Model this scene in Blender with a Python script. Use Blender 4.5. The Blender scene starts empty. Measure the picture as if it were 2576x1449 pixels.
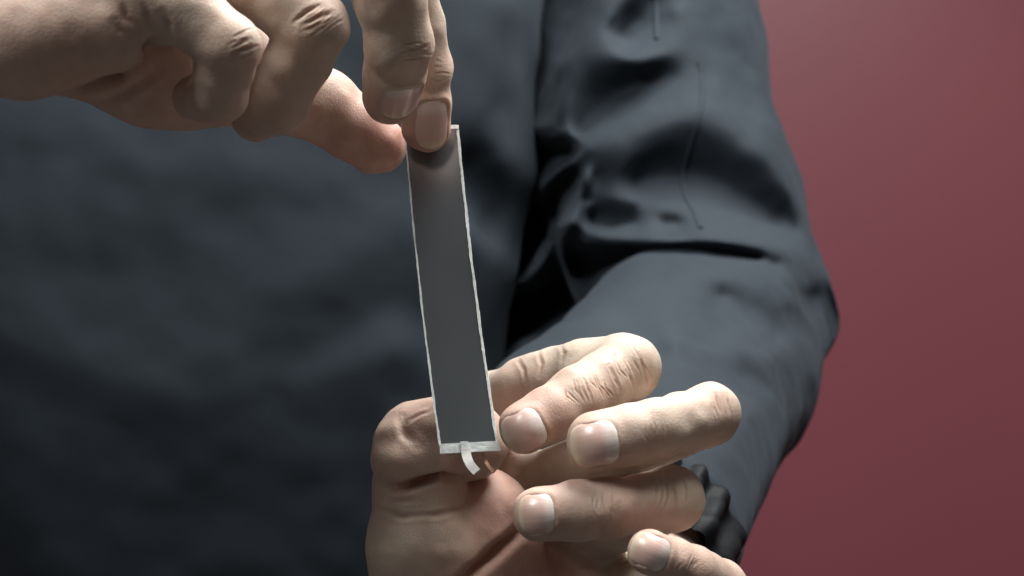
import bpy, math, random
import numpy as np

# ------------------------------------------------------------------ camera, world, lamps, exposure
sc = bpy.context.scene
W0, D0 = 0.285, 0.5                      # width of the framed area at the strip, camera distance (m)
cam_d = bpy.data.cameras.new('camera')
cam = bpy.data.objects.new('camera', cam_d)
sc.collection.objects.link(cam)
cam.location = (0, -D0, 0)
cam.rotation_euler = (math.radians(90), 0, 0)
cam_d.sensor_width = 36.0
cam_d.lens = 36.0 * D0 / W0
cam_d.clip_start, cam_d.clip_end = 0.02, 20
cam_d.dof.use_dof = True
cam_d.dof.focus_distance = D0 - 0.015
cam_d.dof.aperture_fstop = 20
sc.camera = cam

world = bpy.data.worlds.new('World')
sc.world = world
world.use_nodes = True
world.node_tree.nodes['Background'].inputs[0].default_value = (1.0, 0.96, 0.90, 1)
world.node_tree.nodes['Background'].inputs[1].default_value = 0.09

def lamp(name, loc, target, size, sy, power, col):
    d = bpy.data.lights.new(name, 'AREA')
    d.shape = 'RECTANGLE'; d.size = size; d.size_y = sy; d.energy = power; d.color = col
    o = bpy.data.objects.new(name, d); sc.collection.objects.link(o)
    o.location = loc
    v = np.array(target, float) - np.array(loc, float)
    import mathutils
    o.rotation_euler = mathutils.Vector(v).to_track_quat('-Z', 'Y').to_euler()
    return o
lamp('overhead_softbox', (0.20, 0.13, 0.60), (0.06, 0.11, 0.0), 0.50, 0.40, 14.5, (0.98, 1.0, 0.965))

lamp('front_softbox', (-0.33, -0.27, 0.52), (-0.04, -0.03, 0.03), 0.28, 0.24, 4.2, (0.98, 1.0, 0.97))

sc.view_settings.view_transform = 'Standard'
sc.view_settings.look = 'None'
sc.view_settings.exposure = 0
sc.view_settings.gamma = 1
sc.cycles.use_denoising = True
sc.cycles.max_bounces = 8

# ------------------------------------------------------------------ helpers
def px(y):                                # metres per photo pixel (2576 wide) at depth y (mm)
    return W0 / 2576 * (D0 + y * 0.001) / D0
def P(u, v, y):                           # a point at photo pixel (u, v) and real depth y (mm)
    s = px(y)
    return np.array([(u - 1288) * s, y * 0.001, -(v - 724.5) * s])

col = sc.collection
def link(o, parent=None):
    col.objects.link(o)
    if parent is not None: o.parent = parent
    return o
def empty(name, loc=(0, 0, 0)):
    o = bpy.data.objects.new(name, None); o.location = loc; o.empty_display_size = 0.02
    return link(o)
def mesh_obj(name, V, F, mat, parent=None, smooth=True):
    me = bpy.data.meshes.new(name)
    V = np.asarray(V, dtype=np.float32)
    if isinstance(F, np.ndarray):
        n = len(F); k = F.shape[1]
        me.vertices.add(len(V)); me.vertices.foreach_set('co', V.ravel())
        me.loops.add(n * k); me.loops.foreach_set('vertex_index', F.astype(np.int32).ravel())
        me.polygons.add(n)
        me.polygons.foreach_set('loop_start', np.arange(0, n * k, k, dtype=np.int32))
        me.update(calc_edges=True); me.validate()
    else:
        me.from_pydata([tuple(map(float, v)) for v in V], [], F); me.update()
    if smooth: me.polygons.foreach_set('use_smooth', np.ones(len(me.polygons), dtype=bool))
    me.materials.append(mat)
    return link(bpy.data.objects.new(name, me), parent)
def tag(o, label=None, cat=None, group=None, kind=None):
    if label: o['label'] = label
    if cat: o['category'] = cat
    if group: o['group'] = group
    if kind: o['kind'] = kind
    return o

class M:                                  # small node-material builder
    def __init__(s, name):
        s.m = bpy.data.materials.new(name); s.m.use_nodes = True
        s.t = s.m.node_tree; s.b = s.t.nodes['Principled BSDF']
    def n(s, typ, **kw):
        nd = s.t.nodes.new(typ)
        for k, v in kw.items():
            if k in nd.inputs: nd.inputs[k].default_value = v
            else: setattr(nd, k, v)
        return nd
    def l(s, a, b): s.t.links.new(a, b)
    def noise(s, scale, detail=4, rough=0.55, vec=None):
        nd = s.n('ShaderNodeTexNoise'); nd.inputs['Scale'].default_value = scale
        nd.inputs['Detail'].default_value = detail; nd.inputs['Roughness'].default_value = rough
        s.l(vec if vec else s.coord(), nd.inputs['Vector'])
        return nd.outputs['Fac']
    def coord(s):
        if not hasattr(s, 'tc'): s.tc = s.n('ShaderNodeTexCoord')
        return s.tc.outputs['Object']
    def ramp(s, fac, stops):
        r = s.n('ShaderNodeValToRGB'); e = r.color_ramp.elements
        while len(e) < len(stops): e.new(0.5)
        for el, (p, c) in zip(e, stops): el.position = p; el.color = (*c, 1) if len(c) == 3 else c
        s.l(fac, r.inputs[0]); return r.outputs[0]
    def mix(s, fac, a, b, blend='MIX'):
        x = s.n('ShaderNodeMix', data_type='RGBA', blend_type=blend)
        for i, v in ((0, fac), (6, a), (7, b)):
            if hasattr(v, 'is_output'): s.l(v, x.inputs[i])
            elif i == 0: x.inputs[0].default_value = v
            else: x.inputs[i].default_value = (*v, 1)
        return x.outputs[2]
    def math(s, op, a, b=0.0, clamp=False):
        x = s.n('ShaderNodeMath', operation=op, use_clamp=clamp)
        for i, v in ((0, a), (1, b)):
            if hasattr(v, 'is_output'): s.l(v, x.inputs[i])
            else: x.inputs[i].default_value = v
        return x.outputs[0]
    def attr(s, name):
        a = s.n('ShaderNodeAttribute', attribute_name=name); return a.outputs['Fac']
    def bump(s, h, dist, strength=1.0, prev=None):
        b = s.n('ShaderNodeBump'); b.inputs['Distance'].default_value = dist
        b.inputs['Strength'].default_value = strength
        s.l(h, b.inputs['Height'])
        if prev is not None: s.l(prev, b.inputs['Normal'])
        return b.outputs['Normal']

# ------------------------------------------------------------------ materials
def mat_skin():
    m = M('skin'); b = m.b
    n1 = m.noise(55, 5); n2 = m.noise(240, 4); n3 = m.noise(18, 3)
    base = m.ramp(n1, [(0.30, (0.50, 0.415, 0.34)), (0.72, (0.57, 0.495, 0.415))])
    base = m.mix(m.ramp(m.noise(38, 3), [(0.42, (0, 0, 0)), (0.68, (0.42,) * 3)]), base, (0.54, 0.36, 0.31))
    red = m.attr('red')
    rf = m.math('MULTIPLY', red, m.math('ADD', 0.62, m.math('MULTIPLY', n3, 0.6)), True)
    c = m.mix(rf, base, (0.48, 0.215, 0.18))
    mott = m.ramp(n2, [(0.35, (0.90, 0.84, 0.80)), (0.65, (1.04, 1.03, 1.02))])
    c = m.mix(0.55, c, mott, 'MULTIPLY')
    c = m.mix(m.attr('line'), c, (0.30, 0.115, 0.07))
    m.l(c, b.inputs['Base Color'])
    m.l(m.ramp(n2, [(0.3, (0.46,) * 3), (0.7, (0.62,) * 3)]), b.inputs['Roughness'])
    b.inputs['Specular IOR Level'].default_value = 0.28
    b.inputs['Subsurface Weight'].default_value = 0.35
    b.inputs['Subsurface Radius'].default_value = (1.0, 0.32, 0.16)
    b.inputs['Subsurface Scale'].default_value = 0.0035
    # pores and fine criss-cross lines
    v = m.n('ShaderNodeTexVoronoi', feature='DISTANCE_TO_EDGE'); v.inputs['Scale'].default_value = 900
    wn = m.n('ShaderNodeTexNoise'); wn.inputs['Scale'].default_value = 150
    m.l(m.coord(), wn.inputs['Vector'])
    vv = m.n('ShaderNodeVectorMath', operation='MULTIPLY_ADD')
    m.l(wn.outputs['Color'], vv.inputs[0]); vv.inputs[1].default_value = (0.004,) * 3
    m.l(m.coord(), vv.inputs[2]); m.l(vv.outputs[0], v.inputs['Vector'])
    h = m.math('MINIMUM', m.math('MULTIPLY', v.outputs['Distance'], 3.0), 0.5)
    nb = m.bump(h, 0.00014, 0.42)
    nb = m.bump(m.noise(420, 3), 0.0005, 0.12, nb)
    nb = m.bump(m.noise(110, 3), 0.0012, 0.15, nb)
    m.l(nb, b.inputs['Normal'])
    return m.m
def mat_nail():
    m = M('fingernail'); b = m.b
    t = m.attr('along')
    c = m.ramp(t, [(0.0, (0.78, 0.66, 0.62)), (0.18, (0.75, 0.61, 0.57)), (0.34, (0.66, 0.45, 0.41)),
                   (0.82, (0.62, 0.42, 0.35)), (0.92, (0.66, 0.52, 0.39)), (1.0, (0.70, 0.60, 0.46))])
    c = m.mix(0.35, c, m.ramp(m.noise(160, 3), [(0.3, (0.85, 0.78, 0.76)), (0.7, (1, 1, 1))]), 'MULTIPLY')
    m.l(c, b.inputs['Base Color'])
    b.inputs['Roughness'].default_value = 0.34
    b.inputs['Coat Weight'].default_value = 0.35; b.inputs['Coat Roughness'].default_value = 0.16
    b.inputs['Specular IOR Level'].default_value = 0.5
    b.inputs['Subsurface Weight'].default_value = 0.25
    b.inputs['Subsurface Radius'].default_value = (1.0, 0.4, 0.25)
    b.inputs['Subsurface Scale'].default_value = 0.002
    a = m.n('ShaderNodeAttribute', attribute_name='across')
    comb = m.n('ShaderNodeCombineXYZ'); m.l(a.outputs['Fac'], comb.inputs[0])
    nz = m.noise(9, 3, vec=comb.outputs[0])
    m.l(m.bump(nz, 0.0003, 0.25), b.inputs['Normal'])
    return m.m
def mat_cloth(name, c0, c1, weave=1900, rough=0.78):
    m = M(name); b = m.b
    w1 = m.n('ShaderNodeTexWave', wave_type='BANDS', bands_direction='DIAGONAL'); w1.inputs['Scale'].default_value = weave * 0.35
    w1.inputs['Distortion'].default_value = 1.5
    m.l(m.coord(), w1.inputs['Vector'])
    n1 = m.noise(14, 4); n2 = m.noise(300, 3)
    c = m.ramp(n1, [(0.3, c0), (0.72, c1)])
    c = m.mix(0.5, c, m.ramp(n2, [(0.3, (0.93,) * 3), (0.7, (1.03,) * 3)]), 'MULTIPLY')
    m.l(c, b.inputs['Base Color'])
    b.inputs['Roughness'].default_value = rough
    b.inputs['Specular IOR Level'].default_value = 0.16
    b.inputs['Sheen Weight'].default_value = 0.05
    b.inputs['Sheen Roughness'].default_value = 0.45
    b.inputs['Sheen Tint'].default_value = (0.75, 0.85, 1, 1)
    nb = m.bump(w1.outputs['Fac'], 0.0003, 0.25)
    nb = m.bump(m.noise(45, 2), 0.0025, 0.18, nb)
    m.l(nb, b.inputs['Normal'])
    return m.m
def mat_wall():
    m = M('red_wall'); b = m.b
    c = m.ramp(m.noise(3.0, 4), [(0.3, (0.232, 0.058, 0.076)), (0.7, (0.243, 0.062, 0.081))])
    m.l(c, b.inputs['Base Color']); b.inputs['Roughness'].default_value = 0.45
    m.l(m.bump(m.noise(160, 3), 0.0006, 0.15), b.inputs['Normal'])
    return m.m
def mat_plain(name, c, rough, metal=0.0, nscale=200, bump=0.0003, spec=0.5):
    m = M(name); b = m.b
    n = m.noise(nscale, 4)
    m.l(m.mix(0.6, c, m.ramp(n, [(0.3, (0.82,) * 3), (0.7, (1.05,) * 3)]), 'MULTIPLY'), b.inputs['Base Color'])
    b.inputs['Roughness'].default_value = rough; b.inputs['Metallic'].default_value = metal
    b.inputs['Specular IOR Level'].default_value = spec
    m.l(m.bump(n, bump, 0.5), b.inputs['Normal'])
    return m.m
def mat_film():
    m = M('dark_film'); b = m.b
    n = m.noise(40, 3)
    m.l(m.ramp(n, [(0.3, (0.215, 0.235, 0.26)), (0.7, (0.225, 0.245, 0.27))]), b.inputs['Base Color'])
    b.inputs['Metallic'].default_value = 0.7
    m.l(m.ramp(m.noise(90, 3), [(0.3, (0.19,) * 3), (0.7, (0.23,) * 3)]), b.inputs['Roughness'])
    return m.m
SKIN, NAIL = mat_skin(), mat_nail()
CLOTH = mat_cloth('charcoal_cloth', (0.0185, 0.0240, 0.0315), (0.0225, 0.0285, 0.0370))
def mat_dull(m):
    b = m.node_tree.nodes['Principled BSDF']; b.inputs['Specular IOR Level'].default_value = 0.12; b.inputs['Sheen Weight'].default_value = 0
    return m
CUFF = mat_dull(mat_cloth('black_rib', (0.004, 0.0045, 0.006), (0.008, 0.009, 0.011), 1200, 0.55))
WALL = mat_wall()
FILM = mat_film()
WHITE = mat_plain('white_separator', (0.93, 0.96, 0.95), 0.45, 0, 260, 0.0002)
FOIL = mat_plain('white_foil', (0.84, 0.88, 0.87), 0.35, 0.1, 380, 0.0006)
TABM = mat_plain('aluminium_tab', (0.62, 0.60, 0.58), 0.45, 0.5, 500, 0.0003)
COPPER = mat_plain('copper_tab', (0.48, 0.27, 0.20), 0.45, 0.6, 400, 0.0004)

# ------------------------------------------------------------------ wall
wy = 0.95
tag(mesh_obj('wall', [(-1.2, wy, -1.0), (1.6, wy, -1.0), (1.6, wy, 1.3), (-1.2, wy, 1.3),
                      (-1.2, wy + .05, -1.0), (1.6, wy + .05, -1.0), (1.6, wy + .05, 1.3), (-1.2, wy + .05, 1.3)],
             [(0, 1, 2, 3), (7, 6, 5, 4), (0, 4, 5, 1), (1, 5, 6, 2), (2, 6, 7, 3), (3, 7, 4, 0)], WALL, smooth=False),
    kind='structure')

# ------------------------------------------------------------------ signed-distance modelling
def cone_d(p, c):
    a, b, r1, r2 = c
    ba = (b - a).astype(p.dtype); L = p.dtype.type(max(float(ba @ ba), 1e-12))
    q = p - a.astype(p.dtype)
    t = np.clip((q @ ba) / L, 0, 1)
    q -= t[:, None] * ba
    return np.sqrt(np.einsum('ij,ij->i', q, q)) - (p.dtype.type(r1) + p.dtype.type(r2 - r1) * t)
def smin(a, b, k):
    h = np.maximum(k - np.abs(a - b), 0) / k
    return np.minimum(a, b) - h * h * k * 0.25
def ball(p):
    lo = p.min(0); hi = p.max(0); c = (lo + hi) / 2
    return c, float(np.linalg.norm(hi - c))
def near_cones(p, cones, k):              # drop the forms too far off to matter for this batch of points
    if len(cones) < 3 or len(p) < 50: return cones
    c, R = ball(p)
    e = [float(cone_d(c[None], q)[0]) for q in cones]
    lim = min(e) + 2 * R * 1.05 + k * 1.5
    return [q for q, x in zip(cones, e) if x <= lim]
def union(p, cones, k):
    d = None
    for c in near_cones(p, cones, k):
        e = cone_d(p, c)
        d = e if d is None else smin(d, e, k)
    return d
def poly_dist(p, pts):
    d = None
    for a, b in zip(pts[:-1], pts[1:]):
        ba = b - a; L = max(float(ba @ ba), 1e-12)
        t = np.clip(((p - a) @ ba) / L, 0, 1)
        q = p - a - t[:, None] * ba
        e = (q * q).sum(1)
        d = e if d is None else np.minimum(d, e)
    return np.sqrt(d)
CAM = np.array([0, -D0, 0.0])
def hit(f, u, v, t0=0.25):               # where the line of sight through a photo pixel meets a form
    d = P(u, v, 0) - CAM; d /= np.linalg.norm(d)
    t = t0
    for _ in range(160):
        s = float(f((CAM + d * t)[None])[0])
        if abs(s) < 2e-5: break
        t += s * 0.7
        if t > 2: return None
    return CAM + d * t
def hit_many(f, uv, t0=0.25):
    d = np.array([P(u, v, 0) for u, v in uv]) - CAM; d /= np.linalg.norm(d, axis=1)[:, None]
    t = np.full(len(d), t0)
    for _ in range(70):
        t = np.minimum(t + f(CAM + d * t[:, None]) * 0.75, 2.5)
    ok = (np.abs(f(CAM + d * t[:, None])) < 2e-4) & (t < 2)
    return CAM + d * t[:, None], ok
def grad(f, p, e=4e-4):
    o = np.eye(3) * e
    g = np.array([f((p + o[i])[None])[0] - f((p - o[i])[None])[0] for i in range(3)])
    return g / np.linalg.norm(g)

def surface(f, lo, hi, h, B=10, slack=0.006):
    """naive surface nets over the blocks near the surface"""
    lo = np.array(lo, float); hi = np.array(hi, float)
    nb = np.ceil((hi - lo) / (h * B)).astype(int); N = nb * B + 1
    bi = np.stack(np.meshgrid(*[np.arange(n) for n in nb], indexing='ij'), -1).reshape(-1, 3)
    dc = f(lo + (bi + 0.5) * B * h)
    D = np.repeat(np.repeat(np.repeat(dc.reshape(nb).astype(np.float32), B, 0), B, 1), B, 2)
    D = np.pad(D, ((0, 1), (0, 1), (0, 1)), mode='edge')
    act = bi[np.abs(dc) < B * h * 0.9 + slack]
    g = np.stack(np.meshgrid(*[np.arange(B + 1)] * 3, indexing='ij'), -1).reshape(-1, 3)
    key = ((act[:, 0] // 2) * 4096 + act[:, 1] // 2) * 4096 + act[:, 2] // 2
    act = act[np.argsort(key, kind='stable')]; key = np.sort(key)
    for blk in np.split(act, np.flatnonzero(np.diff(key)) + 1):
        idx = (blk[:, None, :] * B + g[None]).reshape(-1, 3)
        D[idx[:, 0], idx[:, 1], idx[:, 2]] = f((lo + idx * h).astype(np.float32))
    S = D < 0
    n = N - 1
    cnt = np.zeros(n, np.int8)
    for dx in (0, 1):
        for dy in (0, 1):
            for dz in (0, 1):
                cnt += S[dx:dx + n[0], dy:dy + n[1], dz:dz + n[2]]
    cells = np.argwhere((cnt > 0) & (cnt < 8))
    vid = np.full(n, -1, np.int32); vid[tuple(cells.T)] = np.arange(len(cells))
    acc = np.zeros((len(cells), 3)); num = np.zeros(len(cells))
    corners = [(x, y, z) for x in (0, 1) for y in (0, 1) for z in (0, 1)]
    for a in corners:
        for ax in range(3):
            if a[ax]: continue
            b = list(a); b[ax] = 1
            da = D[cells[:, 0] + a[0], cells[:, 1] + a[1], cells[:, 2] + a[2]]
            db = D[cells[:, 0] + b[0], cells[:, 1] + b[1], cells[:, 2] + b[2]]
            m = (da < 0) != (db < 0)
            t = da[m] / (da[m] - db[m])
            q = np.tile(np.array(a, float), (m.sum(), 1)); q[:, ax] += t
            acc[m] += q; num[m] += 1
    V = lo + (cells + acc / num[:, None]) * h
    F = []
    for ax in range(3):
        o1, o2 = (ax + 1) % 3, (ax + 2) % 3
        sl0 = [slice(None)] * 3; sl1 = [slice(None)] * 3
        sl0[ax] = slice(0, -1); sl1[ax] = slice(1, None)
        s0 = S[tuple(sl0)]; s1 = S[tuple(sl1)]
        e = np.argwhere(s0 != s1)
        e = e[(e[:, o1] > 0) & (e[:, o2] > 0) & (e[:, o1] < n[o1]) & (e[:, o2] < n[o2])]
        flip = s0[tuple(e.T)]
        def at(d1, d2):
            c = e.copy(); c[:, o1] += d1; c[:, o2] += d2
            return vid[tuple(c.T)]
        q = np.stack([at(-1, -1), at(0, -1), at(0, 0), at(-1, 0)], 1)
        q[~flip] = q[~flip][:, ::-1]
        F.append(q)
    F = np.concatenate(F); F = F[(F >= 0).all(1)]
    return V, F

# value noise for gentle unevenness
_rng = np.random.RandomState(5)
_lat = _rng.rand(32, 32, 32).astype(np.float32)
def vnoise(p, s, off=0.0):
    q = p * s + off + 100.0
    i = np.floor(q).astype(int); f = q - i; f = f * f * (3 - 2 * f)
    r = 0
    for dx in (0, 1):
        for dy in (0, 1):
            for dz in (0, 1):
                w = (f[:, 0] if dx else 1 - f[:, 0]) * (f[:, 1] if dy else 1 - f[:, 1]) * (f[:, 2] if dz else 1 - f[:, 2])
                r = r + w * _lat[(i[:, 0] + dx) % 32, (i[:, 1] + dy) % 32, (i[:, 2] + dz) % 32]
    return r - 0.5

def normals(V, F):
    n = np.cross(V[F[:, 2]] - V[F[:, 0]], V[F[:, 3]] - V[F[:, 1]])
    N = np.zeros_like(V)
    for k in range(4): 
        for a in range(3): N[:, a] += np.bincount(F[:, k], n[:, a], len(V))
    return N / (np.linalg.norm(N, axis=1)[:, None] + 1e-12)
def roughen(V, F, octs, mask=1.0):                  # push a surface in and out along its normals
    N = normals(V, F); d = 0
    for sc_, off, amp in octs: d = d + vnoise(V, sc_, off) * amp
    return V + N * (np.asarray(d) * mask)[:, None]
def subdivide(V, F):                      # one Catmull-Clark step on a quad mesh
    n = len(V); E = np.sort(np.stack([F, np.roll(F, -1, 1)], 2).reshape(-1, 2), 1)
    key = E[:, 0].astype(np.int64) * n + E[:, 1]
    uq, inv, cnt = np.unique(key, return_inverse=True, return_counts=True)
    ea, eb = uq // n, uq % n
    FC = V[F].mean(1); fid = np.repeat(np.arange(len(F)), 4)
    K = V.shape[1]; EF = np.stack([np.bincount(inv, FC[fid, a], len(uq)) for a in range(K)], 1) / cnt[:, None]
    EM = (V[ea] + V[eb]) / 2
    EP = np.where((cnt == 2)[:, None], (EM + EF) / 2, EM)
    val = np.bincount(F.ravel(), minlength=n).astype(float); val[val == 0] = 1
    Q = np.stack([np.bincount(F.ravel(), FC[fid, a], n) for a in range(K)], 1) / val[:, None]
    ev = np.bincount(ea, minlength=n) + np.bincount(eb, minlength=n); ev = np.maximum(ev, 1).astype(float)
    R = np.stack([np.bincount(ea, EM[:, a], n) + np.bincount(eb, EM[:, a], n) for a in range(K)], 1) / ev[:, None]
    VP = (Q + 2 * R + (ev[:, None] - 3) * V) / ev[:, None]
    open_v = np.zeros(n, bool); b = cnt != 2; open_v[ea[b]] = True; open_v[eb[b]] = True
    VP[open_v] = V[open_v]
    e = inv.reshape(-1, 4) + n; c = np.arange(len(F)) + n + len(uq)
    NF = np.concatenate([np.stack([F[:, k], e[:, k], c, e[:, k - 1]], 1) for k in range(4)])
    return np.concatenate([VP, EP, FC]), NF
CLOTH_N = lambda k: [(16, 3, 0.012 * k), (38, 11, 0.004 * k), (95, 5, 0.0016 * k)]

# ------------------------------------------------------------------ hands
mm = 0.001
def C(u1, v1, y1, r1, u2, v2, y2, r2):
    return (P(u1, v1, y1), P(u2, v2, y2), r1 * mm, r2 * mm)

class Hand:
    """palm masses + fingers; fingers blend into the palm only near their roots"""
    def __init__(s, palm, fingers, kp=9, dy=0.0, waist=0.95):
        C = lambda u1, v1, y1, r1, u2, v2, y2, r2: (P(u1, v1, y1 + dy), P(u2, v2, y2 + dy), r1 * mm, r2 * mm)
        s.palm = [C(*c) for c in palm]; s.kp = kp * mm
        s.fingers = []
        for f in fingers:
            j = [P(q[0], q[1], q[2] + dy) for q in f['j']]; r = [q[3] * mm for q in f['j']]
            cones = []
            for i in range(len(j) - 1):
                # slim waist between joints
                mid = (j[i] + j[i + 1]) / 2; rm = (r[i] + r[i + 1]) / 2 * (waist if i < len(j) - 2 else 0.99)
                cones += [(j[i], mid, r[i], rm), (mid, j[i + 1], rm, r[i + 1])]
            for e in f.get('extra', []): cones.append(C(*e))
            s.fingers.append(dict(name=f['name'], j=j, r=r, cones=cones, k=f.get('k', 2.0) * mm,
                                  root=f.get('root', 22) * mm, kb=f.get('kb', 7) * mm))
        s.strokes = []; s.nails = []; s.todo = []
    def fd(s, i, p):
        return union(p, s.fingers[i]['cones'], s.fingers[i]['k'])
    def base(s, p):
        big = len(p) > 50
        if big:
            c, R = ball(p); c = c[None]
            dc = float(union(c, s.palm, s.kp)[0]); df = [float(s.fd(i, c)[0]) for i in range(len(s.fingers))]
            lim = min([dc] + df) + 2.1 * R + 0.018
        d = union(p, s.palm, s.kp) if not big or dc < lim else np.full(len(p), 1.0, p.dtype)
        for i, f in enumerate(s.fingers):
            if big and df[i] > lim: continue
            e = s.fd(i, p)
            dist = np.sqrt(((p - f['j'][0]) ** 2).sum(1))
            k = f['kb'] * np.clip(1.6 - dist / f['root'], 0, 1) + 0.35 * mm
            d = smin(d, e, k)
        return d
    def add_nail(s, fi, u, v, w, l, lean=0.0, rx=1.0, turn=0.0):
        f = s.fingers[fi]; fn = lambda p: s.fd(fi, p)
        O = hit(fn, u, v)
        n = grad(fn, O)
        t = f['j'][-1] - f['j'][-2]; t = t - (t @ n) * n; t /= np.linalg.norm(t)
        b = np.cross(n, t)
        if turn:
            a = math.radians(turn); t, b = t * math.cos(a) + b * math.sin(a), b * math.cos(a) - t * math.sin(a)
        L = l * mm; Wd = w * mm
        gx, gy = np.meshgrid(np.linspace(-0.85, 0.85, 5) * Wd, np.linspace(-1.05, 0.6, 6) * L)
        gx = gx.ravel(); gy = gy.ravel()
        q = O + b * gx[:, None] + t * gy[:, None] + n * 4 * mm       # drop points onto the skin
        for _ in range(12): q = q - n * (fn(q) * 0.95)[:, None]
        gz = (q - O) @ n
        A = np.stack([np.ones_like(gx), gx, gy, gx * gx, gy * gy, gx * gy], 1)
        fit = np.linalg.lstsq(A, gz, rcond=None)[0]
        if lean:
            a = math.radians(lean); n, t = n * math.cos(a) + t * math.sin(a), t * math.cos(a) - n * math.sin(a)
        s.nails.append(dict(O=O, n=n, t=t, b=b, w=w * mm, l=l * mm, Rx=f['r'][-1] * 1.05 * rx, Ry=24 * mm, fi=fi, fit=fit))
    @staticmethod
    def nail_foot(N, x, y):              # footprint distance (rounded box, tighter corners at the tip)
        rc = N['w'] * 0.55
        qx = np.abs(x) - (N['w'] - rc); qy = np.abs(y) - (N['l'] - rc)
        return np.sqrt(np.maximum(qx, 0) ** 2 + np.maximum(qy, 0) ** 2) + np.minimum(np.maximum(qx, qy), 0) - rc
    @staticmethod
    def nail_h(N, x, y):
        c = N['fit']
        return c[0] - 0.22 * mm + c[1] * x + c[2] * y + c[3] * x * x + c[4] * y * y + c[5] * x * y
    def stroke(s, pts, depth, w, line=0.0, f=None):
        s.todo.append((pts, depth * mm, w * mm, line, f or s.base))
    def trace(s):                         # find where the drawn creases lie on the skin
        groups = {}
        for x in s.todo: groups.setdefault(getattr(x[4], '__name__', '') , []).append(x)
        for g in groups.values():
            H, ok = hit_many(g[0][4], [p for x in g for p in x[0]]); k = 0
            for pts, dep, w, line, _ in g:
                q = [H[k + i] for i in range(len(pts)) if ok[k + i]]; k += len(pts)
                if len(q) > 1: s.strokes.append((q, dep, w, line))
    def full(s, p):
        d = s.base(p)
        sel = np.abs(d) < 3.5 * mm
        if not sel.any(): return d
        d[sel] = s.detail(p[sel], d[sel])
        return d
    def detail(s, p, d):
        for N in s.nails:
            q = p - N['O']
            m = (q * q).sum(1) < (2.2 * (N['l'] + N['w'])) ** 2 * 0.36
            if not m.any(): continue
            q = q[m]; x = q @ N['b']; y = q @ N['t']; z = q @ N['n']
            fd = s.nail_foot(N, x, y)
            near = np.exp(-(z / (3.5 * mm)) ** 2)
            # cuticle and side folds stand proud, the tip end does not
            prox = 1 / (1 + np.exp((y - N['l'] * 0.55) / (0.8 * mm)))
            dm = d[m] - 0.42 * mm * near * np.exp(-((fd - 0.8 * mm) / (0.9 * mm)) ** 2) * (0.25 + 0.75 * prox)
            pocket = np.maximum(fd + 0.22 * mm, self_h(N, x, y) - z)      # region above the nail bed
            pocket = np.where(z > 6 * mm, 1.0, pocket)
            dm = -smin(-dm, pocket, 0.5 * mm)
            d[m] = dm
        return d
def self_h(N, x, y):
    return Hand.nail_h(N, x, y) - 0.05 * mm

def nail_mesh(N, parent):
    nx, ny = 15, 19
    def pt(i, j, dz):
        a = -1 + 2 * i / (nx - 1); t = -1 + 2 * j / (ny - 1)
        # squircle-like outline inside the footprint
        wy = N['w'] * 1.02 * (1 - 0.26 * max(0, (abs(t) - 0.35) / 0.65) ** 2.2)
        x = a * wy
        y = N['l'] * (t * (1 - (0.16 if t < 0 else 0.13) * a * a * abs(t))) * 1.02
        z = Hand.nail_h(N, x, y) + dz - 0.15 * mm * (abs(a) ** 8 + max(0, -t) ** 10)
        return N['O'] + N['b'] * x + N['t'] * y + N['n'] * z
    V = [pt(i, j, 0.32 * mm) for j in range(ny) for i in range(nx)] + [pt(i, j, -0.3 * mm) for j in range(ny) for i in range(nx)]
    n = nx * ny; F = []
    for j in range(ny - 1):
        for i in range(nx - 1):
            a = j * nx + i; q = (a, a + 1, a + nx + 1, a + nx)
            F += [q, tuple(n + k for k in q[::-1])]
    rim = [i for i in range(nx)] + [j * nx + nx - 1 for j in range(1, ny)] + [(ny - 1) * nx + i for i in range(nx - 2, -1, -1)] + [j * nx for j in range(ny - 2, 0, -1)]
    for a, b in zip(rim, rim[1:] + rim[:1]): F.append((b, a, n + a, n + b))
    o = mesh_obj('fingernail', V, F, NAIL, parent)
    al = np.array([j / (ny - 1) for j in range(ny) for i in range(nx)] * 2, np.float32)
    ac = np.array([i / (nx - 1) for j in range(ny) for i in range(nx)] * 2, np.float32)
    for nm, arr in (('along', al), ('across', ac)):
        at = o.data.attributes.new(nm, 'FLOAT', 'POINT'); at.data.foreach_set('value', arr)
    return o

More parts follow.
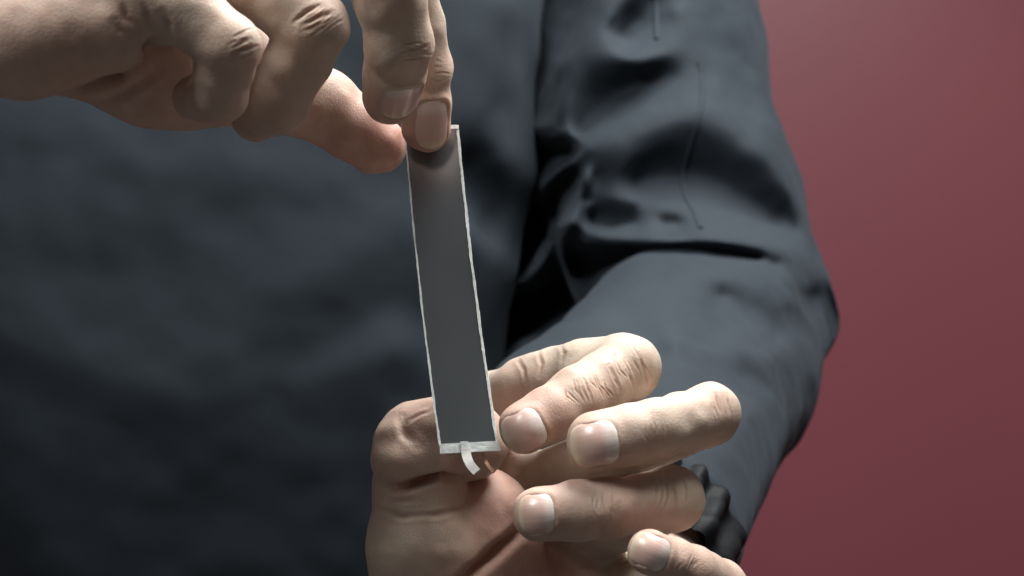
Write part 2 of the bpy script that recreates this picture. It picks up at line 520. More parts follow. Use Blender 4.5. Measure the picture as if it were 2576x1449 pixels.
# ---- lower hand (the wearer's left): palm to the lens, fingers folded back over it
lower = Hand(
    palm=[(1600, 1570, 62, 25, 1180, 1180, 48, 12), (1600, 1570, 62, 25, 1350, 1290, 50, 12),
          (1600, 1570, 62, 25, 1440, 1390, 48, 12), (1600, 1570, 62, 23, 1540, 1490, 38, 11),
          (1600, 1570, 62, 24, 1625, 1360, 100, 23),
          (1095, 1430, 8, 17, 1205, 1312, 15, 16), (1130, 1490, 16, 20, 1215, 1400, 20, 17), (1150, 1480, 24, 18, 1500, 1640, 50, 22),
          (1470, 1560, 32, 17, 1560, 1640, 45, 20)],
    fingers=[
        dict(name='index', j=[(1222, 1035, 42, 11.5), (1578, 925, 8, 9.3), (1445, 1003, -8, 8.3), (1320, 1078, -18, 7.1)],
             extra=[(1530, 925, 18, 9.0, 1578, 925, 8, 9.0), (1330, 990, 32, 11.3, 1470, 940, 20, 10.0)]),
        dict(name='middle', j=[(1330, 1230, 48, 10), (1782, 1042, -18, 8.3), (1650, 1079, -30, 7.8), (1502, 1113, -36, 7.8)]),
        dict(name='ring', j=[(1420, 1360, 46, 10), (1690, 1255, -22, 8.4), (1530, 1278, -34, 7.7), (1359, 1293, -40, 7.1)]),
        dict(name='little', j=[(1520, 1470, 36, 9), (1810, 1478, -30, 7.2), (1737, 1434, -42, 6.2), (1635, 1388, -48, 5.8)]),
        dict(name='thumb', j=[(1150, 1560, 24, 16), (1064, 1370, 5, 16), (1048, 1115, 5, 11.4), (1150, 1098, 3, 11.8)], root=30, kb=10,
             extra=[(1150, 1098, 3, 11.5, 1190, 1112, 3, 10.2), (1004, 1110, 0, 6.5, 990, 1165, -1, 6.3), (1010, 1160, -3, 7.0, 1100, 1148, -3, 7.0)]),
    ])
lower.add_nail(0, 1318, 1090, 5.4, 5.6)
lower.add_nail(1, 1494, 1120, 5.6, 6.3)
lower.add_nail(2, 1348, 1293, 5.0, 4.6)
lower.add_nail(3, 1636, 1386, 4.2, 4.9)
# thumb flexion creases, palm lines
lower.stroke([(936, 1212), (990, 1230), (1050, 1215), (1112, 1198), (1150, 1200)], 3.4, 1.2, 0.9)
lower.stroke([(945, 1275), (1010, 1300), (1100, 1296), (1180, 1275)], 0.5, 0.9, 0.2)
lower.stroke([(930, 1245), (980, 1262), (1050, 1258)], 0.4, 0.8, 0.15)
lower_palm = lambda p: smin(union(p, lower.palm, lower.kp), lower.fd(4, p), 0.008)
lower.stroke([(1400, 1180), (1385, 1250), (1335, 1310), (1265, 1375), (1190, 1445), (1150, 1480)], 3.0, 2.0, 0.75, lower_palm)
lower.stroke([(1440, 1150), (1455, 1230), (1440, 1300)], 1.2, 1.2, 0.5, lower_palm)
lower.stroke([(1013, 1008), (1008, 1050), (1018, 1090), (1050, 1120)], 0.9, 1.3)
lower.stroke([(1025, 1062), (1060, 1040), (1085, 1030)], 0.35, 0.7, 0.2)
for k, (a, b, c) in enumerate([((1303, 905), (1318, 930), (1322, 960)), ((1355, 885), (1362, 915), (1355, 945)), ((1412, 868), (1420, 890), (1410, 920))]):
    lower.stroke([a, b, c], 0.28, 0.7, 0.35)
# dorsal wrinkles over the index end joint and the ring knuckle
wr = random.Random(9)
for k in range(11):
    u = 1428 + k * 11 + wr.uniform(-5, 5); v = 1000 - k * 4 + wr.uniform(-14, 14); h = wr.uniform(14, 36)
    lower.stroke([(u - 10 + wr.uniform(-6, 6), v - h), (u + wr.uniform(-4, 4), v), (u + 15 + wr.uniform(-5, 8), v + h)], wr.uniform(0.12, 0.32), wr.uniform(0.25, 0.4), 0.3)
for u, v in ((1545, 950), (1590, 965), (1620, 940)):
    lower.stroke([(u - 12, v - 30), (u + 4, v), (u + 14, v + 32)], 0.3, 0.6, 0.1)
for k in range(5):
    u = 1645 + k * 19 + wr.uniform(-7, 7); h = wr.uniform(-12, 12)
    lower.stroke([(u - 4, 1208 + h), (u + 5, 1242 + h), (u + wr.uniform(-6, 6), 1275 + h)], wr.uniform(0.15, 0.32), 0.45, 0.25)
for u in (1800, 1822): lower.stroke([(u, 990), (u + 12, 1030), (u + 8, 1075)], 0.25, 0.7)

# ---- upper hand (the wearer's right): little-finger side to the lens, pinching the strip's top
upper = Hand(dy=-14, waist=0.985,     palm=[(-260, 10, -48, 23, 330, -70, -62, 11), (-260, 0, -45, 23, 470, -170, -45, 12),
          (-260, 0, -40, 24, 600, -230, -25, 12), (-260, 0, -30, 24, 720, -240, 0, 11),
          (60, 94, -67, 12.2, 275, 58, -66, 11.5), (-200, 46, -56, 15.5, 60, 94, -67, 12.2),
          (120, 50, -16, 19, 420, 136, -4, 16.5), (420, 136, -4, 16.5, 560, 175, 6, 13),
          (-260, 30, -45, 25, -700, 110, 10, 27), (-700, 110, 10, 27, -1000, 200, 90, 33)],
    fingers=[
        dict(name='index', j=[(720, -260, 0, 10.5), (1008, -70, 0, 9.2), (1072, 175, 12, 7.2), (1072, 322, 18, 6.9)]),
        dict(name='middle', j=[(600, -250, -28, 10.5), (960, -120, -38, 9.6), (1002, 110, -26, 8.6), (985, 245, -12, 7.3)]),
        dict(name='ring', j=[(470, -190, -48, 10), (790, 65, -46, 8.5), (698, 258, -34, 7.3), (640, 300, -18, 5.8)],
             extra=[(706, 225, -36, 7.6, 696, 262, -30, 7.0)]),
        dict(name='little', j=[(330, -80, -66, 10), (573, 114, -66, 7.2), (556, 240, -58, 6.5), (484, 246, -44, 5.4)]),
        dict(name='thumb', j=[(380, 150, 0, 15), (600, 190, 14, 12.5), (818, 270, 26, 10.3), (948, 364, 30, 8.6)], root=34, kb=12),
    ])
upper.add_nail(0, 1090, 314, 4.6, 6.9)
upper.add_nail(1, 1014, 262, 5.2, 6.0)
# wrist and heel lines, folds at the little finger's root, knuckle lines
for a in ([(305, 0), (320, 45), (348, 78)], [(355, 0), (372, 40), (388, 70)], [(290, 55), (305, 78), (325, 92)], [(410, 30), (424, 62), (428, 88)]):
    upper.stroke(a, 0.5, 0.9, 0.4)
upper.stroke([(530, 48), (536, 52), (542, 58)], 0.1, 1.6, 0.4)
upper.stroke([(565, 88), (575, 94), (588, 98)], 0.15, 1.3, 0.3)
upper.stroke([(172, 236), (294, 190), (375, 118), (404, 96)], 2.6, 1.5, 0.5)
upper.stroke([(240, 260), (330, 225), (420, 160)], 0.8, 1.6, 0.15)
upper.stroke([(588, 140), (605, 128), (628, 116)], 0.5, 0.55, 0.3)
upper.stroke([(592, 122), (612, 104), (630, 98)], 0.35, 0.5, 0.2)
upper.stroke([(600, 92), (612, 84)], 0.3, 0.5, 0.15)
upper.stroke([(742, 55), (770, 30), (800, 14)], 0.55, 0.6, 0.3)
upper.stroke([(762, 66), (795, 46), (840, 30)], 0.5, 0.6, 0.3)
upper.stroke([(760, 80), (800, 66)], 0.35, 0.6, 0.2)
upper.stroke([(1040, 125), (1060, 120), (1078, 116)], 0.4, 0.6, 0.2)
upper.stroke([(1035, 135), (1056, 133), (1080, 128)], 0.35, 0.6, 0.2)

def knuckle(H, u, v, ang, spread, length, n, depth, seed):
    # fine folds across a knuckle: ang is the direction of the folds, spread how far they range across it
    r = random.Random(seed); ca, sa = math.cos(math.radians(ang)), math.sin(math.radians(ang))
    for k in range(n):
        o = (k / (n - 1) - 0.5) * spread + r.uniform(-3, 3); l = length * r.uniform(0.45, 1.0) / 2; sh = r.uniform(-0.25, 0.25) * length
        bend = r.uniform(-5, 5)
        pts = []
        for t in (-1, -0.3, 0.35, 1):
            a = t * l + sh; b = o + bend * (1 - t * t) + r.uniform(-2, 2)
            pts.append((u + ca * a - sa * b, v + sa * a + ca * b))
        H.stroke(pts, depth * r.uniform(0.3, 0.75), r.uniform(0.26, 0.42), r.uniform(0.12, 0.35))
knuckle(upper, 614, 112, -25, 52, 60, 6, 0.42, 1)
knuckle(upper, 806, 46, -32, 62, 95, 7, 0.38, 2)
knuckle(upper, 1046, 128, -6, 34, 70, 5, 0.35, 3)
knuckle(upper, 1108, 178, 4, 40, 40, 4, 0.3, 4)
knuckle(lower, 1590, 925, 62, 70, 90, 7, 0.32, 5)
knuckle(lower, 1812, 1030, 80, 50, 80, 5, 0.28, 6)
knuckle(lower, 1650, 1085, 78, 50, 70, 5, 0.2, 7)
knuckle(lower, 1520, 1285, 82, 46, 60, 5, 0.25, 8)
knuckle(lower, 1730, 1425, 118, 30, 50, 4, 0.25, 9)

def hand_mesh(H, lo, hi, h):
    H.trace()
    V, F = surface(H.full, lo, hi, h, slack=0.0018)
    mask = np.ones(len(V))
    for N in H.nails: mask = np.minimum(mask, np.clip((np.linalg.norm(V - N['O'], axis=1) / N['l'] - 1.1) / 0.7, 0, 1))
    V = roughen(V, F, [(110, 0, 0.0010), (260, 7, 0.0005)], mask)
    red = np.zeros(len(V)) + 0.04
    for f in H.fingers:
        for ji, (w, s_) in ((len(f['j']) - 1, (H.thumb_red if f['name'] == 'thumb' else 0.45, 20 if f['name'] == 'thumb' else 9)), (len(f['j']) - 2, (0.30, 7)), (1, (0.36, 8))):
            e = ((V - f['j'][ji]) ** 2).sum(1); red += w * np.exp(-e / ((s_ * mm) ** 2 * 1.6))
    # the palm side is ruddier than the backs of the fingers
    V32 = V.astype(np.float32); dp = union(V32, H.palm, H.kp); df = None
    for i in range(len(H.fingers)):
        e = H.fd(i, V32); df = e if df is None else np.minimum(df, e)
    red += 0.75 / (1 + np.exp((dp - df - 0.5 * mm) / (1.2 * mm))) * H.palm_red
    V4, F = subdivide(np.c_[V, red], F)
    V = np.ascontiguousarray(V4[:, :3]); red = V4[:, 3]
    Nv = normals(V, F); push = np.zeros(len(V)); keep = np.ones(len(V)); line = np.zeros(len(V))
    for N in H.nails: keep = np.minimum(keep, np.clip((np.linalg.norm(V - N['O'], axis=1) / N['l'] - 0.95) / 0.25, 0, 1))
    for q, dep, w, ln in H.strokes:
        q_ = np.array(q); lo_ = q_.min(0) - 3.2 * w; hi_ = q_.max(0) + 3.2 * w
        m = np.flatnonzero((V[:, 0] > lo_[0]) & (V[:, 0] < hi_[0]))
        pm = V[m]; m = m[((pm > lo_) & (pm < hi_)).all(1)]
        if not len(m): continue
        pm = V[m]; e = poly_dist(pm, q)
        ends = np.sqrt(np.minimum(((pm - q[0]) ** 2).sum(1), ((pm - q[-1]) ** 2).sum(1)))
        tap = np.clip(ends / (4 * w) + 0.1, 0, 1)
        prof = np.exp(-(e / w) ** 2) - min(0.28, 0.10 * mm / dep) * np.exp(-((e - 1.7 * w) / (0.8 * w)) ** 2)      # a groove between two soft lips
        push[m] -= dep * prof * tap
        if ln: line[m] = np.maximum(line[m], ln * tap * np.exp(-(e / (w * 0.9)) ** 2))
    V = V + Nv * (push * keep)[:, None]
    return V, F, np.clip(red, 0, 1), line

person = empty('person', (-0.15, 0.45, -0.35))
tag(person, 'person in a charcoal jacket pinching a thin dark strip between both hands', 'person')
EMP = np.array(person.location)

def bbox(H, pad=6):
    pts = []; 
    for c in H.palm + [c for f in H.fingers for c in f['cones']]:
        for q, r in ((c[0], c[2]), (c[1], c[3])): pts += [q - r, q + r]
    pts = np.array(pts); return pts.min(0) - pad * mm, pts.max(0) + pad * mm

VOX = 0.00055
parts = []
for H, clip_lo, clip_hi, pr in ((lower, (-9, -9, -0.105), (9, 0.09, 9), 0.65), (upper, (-0.185, -9, -9), (9, 9, 0.108), 0.45)):
    H.palm_red = pr; H.thumb_red = 0.6 if H is upper else 0.35
    lo, hi = bbox(H)
    lo = np.maximum(lo, clip_lo); hi = np.minimum(hi, clip_hi)
    parts.append(hand_mesh(H, lo, hi, VOX))
    # the rest of the arm, out of the picture and inside the sleeve, is coarser
# arms and trunk under the jacket join the two hands into one body
arm_cones = [
    C(1600, 1570, 62, 22, 1625, 1360, 105, 22), C(1625, 1360, 105, 22, 1760, 860, 345, 27), C(1760, 860, 345, 27, 1670, 450, 415, 28), C(1670, 450, 415, 28, 1500, -250, 450, 40),
    C(-260, 20, -59, 22, -700, 110, 10, 26), C(-700, 110, 10, 26, -1200, 330, 150, 38), C(-1200, 330, 150, 38, -450, -280, 430, 48),
    C(1500, -250, 450, 45, -450, -280, 430, 50), C(850, -150, 460, 60, 800, 1700, 460, 60), C(200, -150, 460, 60, 300, 1700, 460, 60)]
Vb, Fb = surface(lambda p: union(p, arm_cones, 0.02), (-0.46, -0.09, -0.30), (0.33, 0.58, 0.31), 0.008, slack=0.01)
allV, allF, allR, allL, off = [], [], [], [], 0
for V, F, r, l in parts + [(Vb, Fb, np.zeros(len(Vb)), np.zeros(len(Vb)))]:
    allV.append(V); allF.append(F + off); allR.append(r); allL.append(l); off += len(V)
body = mesh_obj('body', np.concatenate(allV) - EMP, np.concatenate(allF), SKIN, person)
for nm, arr in (('red', allR), ('line', allL)):
    at = body.data.attributes.new(nm, 'FLOAT', 'POINT'); at.data.foreach_set('value', np.concatenate(arr).astype(np.float32))
for H in (lower, upper):
    for N in H.nails:
        o = nail_mesh(N, body)
        o.data.transform(__import__('mathutils').Matrix.Translation(-EMP))

# ------------------------------------------------------------------ jacket
def fold_list(fbase, folds):
    out = []
    for pts, amp, w in folds:
        q = [hit(fbase, u, v, 0.5) for u, v in pts]
        q = [x for x in q if x is not None]
        if len(q) > 1: out.append((q, amp * mm, w * mm))
    return out
def with_folds(fbase, strokes):
    def f(p):
        d0 = fbase(p)
        sel = np.abs(d0) < 0.045
        if not sel.any(): return d0
        p = p[sel]; d = d0[sel]
        for q, amp, w in strokes:
            q_ = np.array(q); m = ((p > q_.min(0) - 3.2 * w) & (p < q_.max(0) + 3.2 * w)).all(1)
            if m.any():
                e = poly_dist(p[m], q) / w
                d[m] -= amp * 1.25 * np.exp(-(np.sqrt(e * e * 2.2 + 0.05) - 0.2236))
        d0[sel] = d
        return d0
    return f

sleeve_cones = [C(2000, 745, 352, 13, 2040, 806, 350, 8), C(1360, -100, 480, 55, 1390, 750, 450, 48), C(1522, -300, 445, 74, 1586, 130, 425, 64), C(1586, 130, 425, 64, 1622, 280, 412, 58), C(1622, 280, 412, 58, 1700, 520, 392, 58), C(1700, 520, 392, 58, 1788, 800, 355, 56)]
fore_cones = [C(1758, 912, 332, 50, 1615, 1350, 108, 33), C(1735, 912, 322, 50, 1455, 1155, 195, 47)]
def sleeve_base(p):
    a = union(p, sleeve_cones, 0.02); b = union(p, fore_cones, 0.03)
    return smin(a, b, 0.008)
# how far the cloth stands proud of (or sinks below) the plain sleeve, mm, at points of its front
SLEEVE_LINES = [
    # crease against the body
    [(1395, -20, -22), (1355, 150, -26), (1335, 300, -34), (1315, 480, -44), (1305, 600, -50), (1290, 720, -55), (1270, 850, -55)],
    # lit panel below the armpit and the drop under it
    [(1465, -10, -4), (1435, 120, 0), (1412, 250, 5), (1405, 320, 7)], [(1350, 325, -6), (1400, 340, 6), (1450, 350, 9)], [(1340, 425, -42), (1385, 402, -36), (1432, 386, -26)],
    # long diagonal ridge and the pocket below its thin end
    [(1760, 195, 5), (1695, 258, 7), (1601, 312, 10), (1530, 348, 12), (1476, 375, 13), (1440, 405, 10), (1401, 435, 6), (1360, 475, 0), (1320, 512, -8)],
    [(1448, 438, -24), (1415, 472, -34), (1360, 528, -44)],
    # hollow above the ridge, the cup-shaped fold over it and the dimple in the cup
    [(1690, 190, -1), (1620, 200, -6), (1560, 235, -8), (1500, 288, -6), (1460, 330, -2)],
    [(1526, 90, 6), (1540, 122, 8), (1568, 148, 10), (1608, 158, 10), (1660, 138, 8), (1705, 118, 6)],
    [(1645, -5, -9), (1612, 50, -12), (1572, 84, -10)], [(1612, -30, 1), (1560, 15, 4), (1530, 60, 5)],
    [(1700, 30, 3), (1790, 130, 4), (1830, 240, 8)], [(1860, 50, 3), (1880, 160, 4), (1890, 260, 8)],
    # the dark hollow across the arm: crest above, valley below
    [(1565, 425, 6), (1600, 370, 9), (1640, 335, 10), (1690, 304, 11), (1750, 284, 12), (1800, 294, 13), (1870, 338, 14), (1930, 403, 14), (1985, 478, 12), (2014, 530, 8)],
    [(1600, 462, -8), (1650, 444, -11), (1715, 440, -14), (1765, 442, -14), (1812, 458, -14), (1880, 514, -14), (1945, 556, -12), (1998, 580, -7)],
    [(1660, 500, -5), (1740, 520, -3), (1830, 560, 0), (1930, 600, 3)],
    # small hollows over the elbow roll
    [(1480, 500, 4), (1540, 504, 4), (1590, 506, 2)], [(1492, 556, -3), (1540, 562, -5), (1600, 566, -3)], [(1660, 530, 0), (1710, 535, 0)], [(1670, 566, -2), (1710, 570, -1)],
    # elbow roll and the slit under it
    [(1452, 592, 9), (1480, 602, 10), (1520, 610, 11), (1632, 613, 12), (1757, 611, 12), (1851, 620, 11), (1945, 633, 9), (2010, 652, 4)],
    [(1440, 634, -34), (1500, 640, -26), (1570, 642, -16), (1632, 634, -8), (1789, 634, -8), (1900, 646, -4)],
    # free edge of the panel, then the black gap
    [(1474, 400, 11), (1455, 470, 9), (1420, 535, 8), (1380, 600, 6), (1340, 660, 1), (1297, 716, -8)], [(1500, 440, 7), (1475, 540, 6)],
    [(1400, 540, -38), (1345, 628, -46), (1310, 680, -48)], [(1560, 660, -26), (1470, 695, -46), (1400, 745, -52), (1340, 805, -55), (1300, 845, -55)],
    # forearm
    [(1640, 655, 2), (1600, 662, 2), (1545, 698, 3), (1490, 764, 4), (1405, 810, 4), (1310, 860, 4), (1262, 910, 4)],
    [(1700, 655, 3), (1800, 658, 3), (1950, 668, 3)],
    [(1780, 684, 9), (1890, 702, 12), (1985, 758, 9)], [(1815, 744, -12), (1880, 796, -18), (1950, 852, -17)], [(1840, 850, 2), (1950, 895, 7), (2040, 935, 3)],
    [(1790, 915, -6), (1870, 950, -10), (1930, 985, -8)], [(1560, 850, -4), (1640, 900, -6), (1700, 930, -2)], [(2018, 700, 3), (2030, 720, 0)], [(2040, 745, -12), (2062, 800, -12)],
    [(1560, 770, 3), (1650, 790, 4), (1700, 860, 4)], [(1600, 900, 3), (1750, 1000, 3)], [(1880, 1050, 4), (1820, 1160, 3)], [(1960, 1080, -10), (1930, 1170, -10), (1870, 1260, -6)],
    [(1400, 950, 2), (1500, 1000, 2)], [(1600, 1300, 0), (1700, 1200, 0), (1800, 1300, 0)]]
SLEEVE_RELIEF = []
for ln in SLEEVE_LINES:
    for a, b in zip(ln[:-1], ln[1:]):
        k = max(1, int(math.hypot(b[0] - a[0], b[1] - a[1]) / 16))
        for i in range(k): SLEEVE_RELIEF.append(tuple(a[c] + (b[c] - a[c]) * i / k for c in range(3)))
    SLEEVE_RELIEF.append(ln[-1])
def relief(V, N, pts, soft=8.0):          # cloth relief laid over a base form, fading where it turns away
    A = np.array(pts, float); X = A[:, :2]; h = A[:, 2]
    ker = lambda r2: np.sqrt(r2 + soft * soft)
    n = len(X); G = ker(((X[:, None] - X[None]) ** 2).sum(2))
    S = np.block([[G, np.ones((n, 1))], [np.ones((1, n)), np.zeros((1, 1))]])
    S[:n, :n] -= np.eye(n) * 1.0
    w = np.linalg.solve(S, np.r_[h, 0])
    d = V - CAM; scl = D0 / d[:, 1]
    uu = V[:, 0] * scl / (W0 / 2576) + 1288; vv = 724.5 - V[:, 2] * scl / (W0 / 2576)
    H = np.zeros(len(V))
    for i in range(0, len(V), 20000):
        q = np.stack([uu[i:i + 20000], vv[i:i + 20000]], 1)
        H[i:i + 20000] = ker(((q[:, None] - X[None]) ** 2).sum(2)) @ w[:-1] + w[-1]
    H = np.clip(H, -60, 26)
    vd = d / np.linalg.norm(d, axis=1)[:, None]
    f = np.clip((-(N * vd).sum(1) - 0.05) / 0.4, 0, 1); f = f * f * (3 - 2 * f)
    low = np.clip((1420 - vv) / 80, 0, 1)
    return V - vd * (H * mm * f * low)[:, None]
sf = sleeve_base
def sleeve_f(p):                          # cut open at the wrist
    e = P(1615, 1350, 108); ax = P(1615, 1350, 108) - P(1755, 890, 330); ax /= np.linalg.norm(ax)
    return np.maximum(sf(p), (p - e) @ ax - 0.012)
V, F = surface(sleeve_f, (-0.05, 0.03, -0.16), (0.22, 0.53, 0.24), 0.0019, slack=0.004)
V = relief(V, normals(V, F), SLEEVE_RELIEF)
V = roughen(V, F, CLOTH_N(0.20) + [(55, 21, 0.0022), (130, 9, 0.0009)])
from mathutils.bvhtree import BVHTree
from mathutils import Vector
bvh = BVHTree.FromPolygons([tuple(v) for v in V], [tuple(map(int, f)) for f in F])
sleeve_seams = []
for pts in ([(1650, -30), (1650, 20), (1651, 70), (1652, 104)],
            [(1757, 156), (1763, 174), (1766, 204), (1767, 240), (1764, 269), (1752, 318), (1738, 366), (1724, 415), (1717, 463), (1728, 500), (1749, 538), (1766, 582)]):
    Q = []
    for (u0, v0), (u1, v1) in zip(pts[:-1], pts[1:]):
        for k in range(6):
            d = P(u0 + (u1 - u0) * k / 6, v0 + (v1 - v0) * k / 6, 0) - CAM
            h = bvh.ray_cast(Vector(CAM), Vector(d).normalized())
            if h[0] is not None: Q.append((np.array(h[0]), np.array(h[1])))
    sleeve_seams.append(Q)
# torso: a rounded box draped with shallow folds
tc = P(560, 800, 440)
def torso_base(p):
    q = p - tc; q = q.copy()
    dz = p[:, 2] - 0.03
    q[:, 1] -= np.where(dz < 0, 1.05, 0.25) * dz * dz     # the chest swells, the belly falls away
    zz = q[:, 2]
    hx = 0.149 + 0.13 * zz; hy = 0.105
    r = 0.075
    ax = np.abs(q[:, 0]) - (hx - r); ay = np.abs(q[:, 1]) - (hy - r); az = np.abs(zz) - 0.36
    d = np.sqrt(np.maximum(ax, 0) ** 2 + np.maximum(ay, 0) ** 2) + np.minimum(np.maximum(ax, ay), 0) - r
    return np.maximum(d, az)
torso_folds = [([(1240, 30), (1190, 290), (1240, 390), (1310, 450)], 16, 24), ([(1190, 440), (1240, 545), (1310, 590)], -26, 18), ([(1190, 600), (1270, 680)], 10, 20), ([(1120, 800), (1180, 900)], -10, 24),
               ([(0, 330), (300, 420), (700, 420)], 5, 22), ([(60, 380), (200, 390)], -6, 14), ([(0, 620), (250, 700), (500, 720)], -5, 24),
               ([(900, 640), (700, 760), (450, 960)], 5, 30), ([(1000, 760), (820, 860), (700, 980)], -6, 24),
               ([(1000, 880), (850, 930), (500, 1010)], 5, 22), ([(0, 840), (120, 900), (320, 960)], 4, 20),
               ([(0, 960), (160, 1050), (420, 1110)], -6, 22), ([(100, 1250), (500, 1300), (900, 1200)], -6, 30)]
tf = with_folds(torso_base, [(q, a * (0.6 if q[0][0] > -0.06 else 0.3), w) for q, a, w in fold_list(torso_base, torso_folds)])
Vt, Ft = surface(tf, (-0.36, 0.30, -0.36), (0.10, 0.60, 0.34), 0.0038, slack=0.012)
jacket = mesh_obj('jacket', roughen(Vt, Ft, CLOTH_N(0.30) + [(60, 31, 0.0016)]) - EMP, Ft, CLOTH, person)
sl = mesh_obj('sleeve', V - EMP, F, CLOTH, jacket)
for Q in sleeve_seams:
    SV = []; SF = []; n = len(Q)
    for i, (c, nn) in enumerate(Q):
        tg = Q[min(i + 1, n - 1)][0] - Q[max(i - 1, 0)][0]; tg /= np.linalg.norm(tg)
        b = np.cross(tg, nn); b /= np.linalg.norm(b)
        for k in range(6):
            a = math.pi * (k / 5)
            SV.append(c + b * math.cos(a) * 0.0013 + nn * (math.sin(a) * 0.0008 + 0.0001))
    for i in range(n - 1):
        for k in range(5): SF.append((i * 6 + k, i * 6 + k + 1, i * 6 + k + 7, i * 6 + k + 6))
    mesh_obj('seam', np.array(SV) - EMP, SF, CLOTH, jacket)
# other sleeve, beyond the left edge of the picture
rs = [C(-480, -280, 430, 68, -1200, 330, 150, 55), C(-1200, 330, 150, 52, -830, 170, 40, 36)]
V, F = surface(lambda p: union(p, rs, 0.02), (-0.50, -0.04, -0.06), (-0.26, 0.52, 0.33), 0.005, slack=0.01)
V = roughen(V, F, CLOTH_N(0.8))
sl = mesh_obj('sleeve', V - EMP, F, CLOTH, jacket)

# gathered cuff: a ring of pleats round the wrist
def cuff(e, ax, r0, r1, length, n, parent):
    ax = ax / np.linalg.norm(ax); u = np.cross(ax, (0, 0, 1.0)); u /= np.linalg.norm(u); w = np.cross(ax, u)
    rnd = random.Random(3); V = []; F = []; K = n * 8; rows = 12
    ph = [rnd.uniform(-.5, .5) for _ in range(n)]
    for j in range(rows):
        t = j / (rows - 1)
        r = r0 + (r1 - r0) * t + 0.0025 * math.sin(t * math.pi)
        for i in range(K):
            a = 2 * math.pi * i / K
            pl = math.sin(n * a + 0.8 * ph[int(i / 8) % n] + 1.2 * math.sin(3 * a)) * 0.0026 * (0.45 + 0.55 * math.sin(t * math.pi))
            lip = 0.0022 if j in (1, 2, 9, 10) else 0
            q = e + ax * length * t + (u * math.cos(a) + w * math.sin(a)) * (r + pl + lip)
            V.append(q)
    for j in range(rows - 1):
        for i in range(K):
            a = j * K + i; b = j * K + (i + 1) % K
            F.append((a, b, b + K, a + K))
    return mesh_obj('cuff', np.array(V) - EMP, F, CUFF, parent)
axf = P(1615, 1350, 108) - P(1755, 890, 330)
cuff(P(1612, 1358, 104), axf, 0.0315, 0.0275, 0.034, 16, jacket)

# ------------------------------------------------------------------ the electrode strip
TL, TR = P(1016, 317, 11.3), P(1153, 315, 10.7)
BL, BR = P(1107, 1141, -15.4), P(1257, 1133, -16.6)
SO = (BL + BR) / 2
strip = empty('electrode_strip', SO)
tag(strip, 'thin dark grey metallic strip with crinkled white edges and a small metal tab', 'battery electrode')
SN = np.cross(BR - BL, TL - BL); SN /= np.linalg.norm(SN)
if SN[1] > 0: SN = -SN
def S(a, t, z=0.0):                       # a across 0..1, t up 0..1, z towards the lens (m)
    p = (BL * (1 - a) + BR * a) * (1 - t) + (TL * (1 - a) + TR * a) * t
    bow = -0.0015 * math.sin(math.pi * t) 
    side = 0.0009 * math.sin(math.pi * t) * -1
    return p + SN * (z + bow) + (BR - BL) / np.linalg.norm(BR - BL) * side - SO
def sheet(name, fa0, fa1, t0, t1, z0, z1, mat, n=60, m=3, wob=0.0, seed=1, rims=True):
    rnd = random.Random(seed); V = []; F = []
    wb = [[rnd.uniform(-1, 1) * wob for _ in range(n + 1)] for _ in range(2)]
    zz = [[rnd.uniform(-1, 1) * wob * 0.012 for _ in range(m + 1)] for _ in range(n + 1)]
    for side, z in ((0, z1), (1, z0)):
        for i in range(n + 1):
            t = t0 + (t1 - t0) * i / n
            a0 = fa0(t) + wb[0][i]; a1 = fa1(t) + wb[1][i]
            for k in range(m + 1):
                V.append(S(a0 + (a1 - a0) * k / m, t, z + (zz[i][k] if side == 0 else 0)))
    N = (n + 1) * (m + 1); row = m + 1
    for i in range(n):
        for k in range(m):
            a = i * row + k; q = (a, a + 1, a + row + 1, a + row)
            F += [q, tuple(N + x for x in q[::-1])]
    rim = list(range(row)) + [i * row + m for i in range(1, n + 1)] + [n * row + k for k in range(m - 1, -1, -1)] + [i * row for i in range(n - 1, 0, -1)]
    if rims:
        for a, b in zip(rim, rim[1:] + rim[:1]): F.append((b, a, N + a, N + b))
    return mesh_obj(name, V, F, mat, strip, smooth=not rims)
w1 = lambda t, s: 0.003 * math.sin(23 * t + s) + 0.003 * math.sin(61 * t + 2 * s)
sheet('film', lambda t: 0.02, lambda t: 0.98, 0.012, 0.992, -0.00015, 0.00015, FILM, 60, 4, rims=False)
sheet('edge_strip', lambda t: 0.0 + w1(t, 1), lambda t: 0.036 - 0.012 * t + w1(t, 2), 0.02, 0.99, -0.00028, 0.00030, WHITE, 110, 2, 0.003, 2)
sheet('edge_strip', lambda t: 0.957 + 0.0 * t + w1(t, 3), lambda t: 1.0 + w1(t, 4), 0.026, 0.985, -0.00028, 0.00030, WHITE, 110, 2, 0.004, 3)
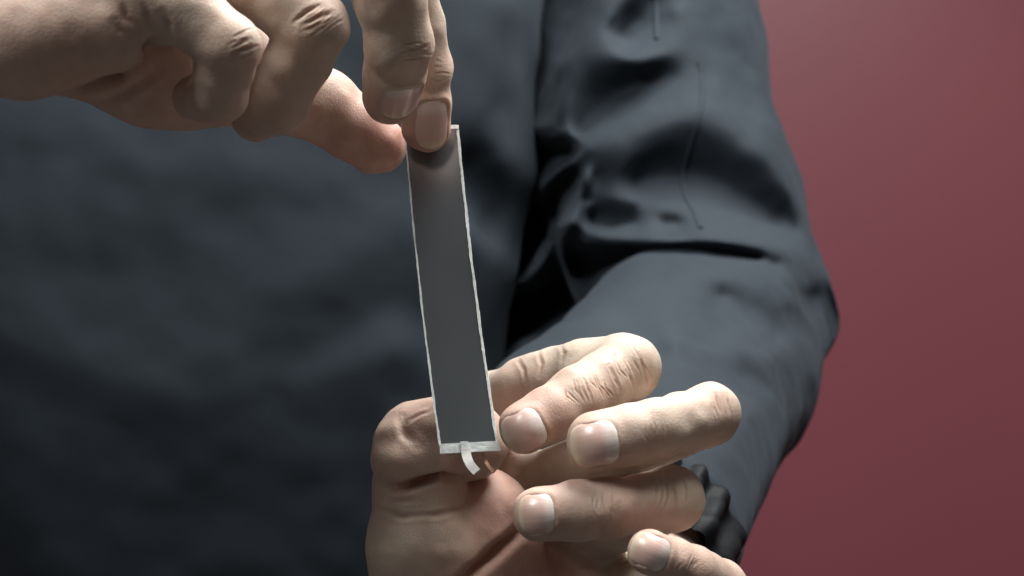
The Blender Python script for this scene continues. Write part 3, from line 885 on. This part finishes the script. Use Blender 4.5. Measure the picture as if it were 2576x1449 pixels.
sheet('edge_strip', lambda t: 0.0, lambda t: 1.0, 0.988, 1.0, -0.00030, 0.00034, WHITE, 3, 30, 0.004, 4)
sheet('foil_band', lambda t: 0.0 + 0.01 * math.sin(90 * t), lambda t: 1.0 + 0.02 * (0.03 - t) / 0.03, -0.001, 0.0272, -0.00045, 0.00045, FOIL, 7, 40, 0.0015, 5)
sheet('foil_patch', lambda t: 0.37, lambda t: 0.50, 0.001, 0.030, 0.0006, 0.00085, FOIL, 6, 6, 0.002, 8)

def ribbon(name, pts, w0, w1, mat, th=0.00018):
    V = []; F = []; n = len(pts)
    Q = [P(*p) - SO for p in pts]
    # resample smoothly
    R = []
    for i in range(n - 1):
        for k in range(6):
            t = k / 6
            p0 = Q[max(i - 1, 0)]; p1 = Q[i]; p2 = Q[i + 1]; p3 = Q[min(i + 2, n - 1)]
            R.append(0.5 * (2 * p1 + (p2 - p0) * t + (2 * p0 - 5 * p1 + 4 * p2 - p3) * t * t + (3 * p1 - p0 - 3 * p2 + p3) * t ** 3))
    R.append(Q[-1]); n = len(R)
    for i, p in enumerate(R):
        tg = R[min(i + 1, n - 1)] - R[max(i - 1, 0)]; tg /= np.linalg.norm(tg)
        b = np.cross(tg, SN); b /= np.linalg.norm(b); nn = np.cross(b, tg)
        w = (w0 + (w1 - w0) * i / (n - 1)) / 2
        for sx, sz in ((-1, 1), (1, 1), (1, -1), (-1, -1)): V.append(p + b * w * sx + nn * th * sz)
    for i in range(n - 1):
        for k in range(4):
            a = i * 4 + k; b = i * 4 + (k + 1) % 4; F.append((a, b, b + 4, a + 4))
    F += [(3, 2, 1, 0), tuple(len(V) - 4 + k for k in range(4))]
    return mesh_obj(name, V, F, mat, strip, smooth=False)
ribbon('tab', [(1172, 1128, -16.5), (1174, 1146, -17.5), (1183, 1168, -19.5), (1200, 1188, -23)], 0.0026, 0.0023, TABM)
ribbon('copper_tab', [(1212, 1136, -15), (1222, 1160, -15.5), (1232, 1176, -17), (1243, 1188, -19)], 0.0009, 0.0009, COPPER)
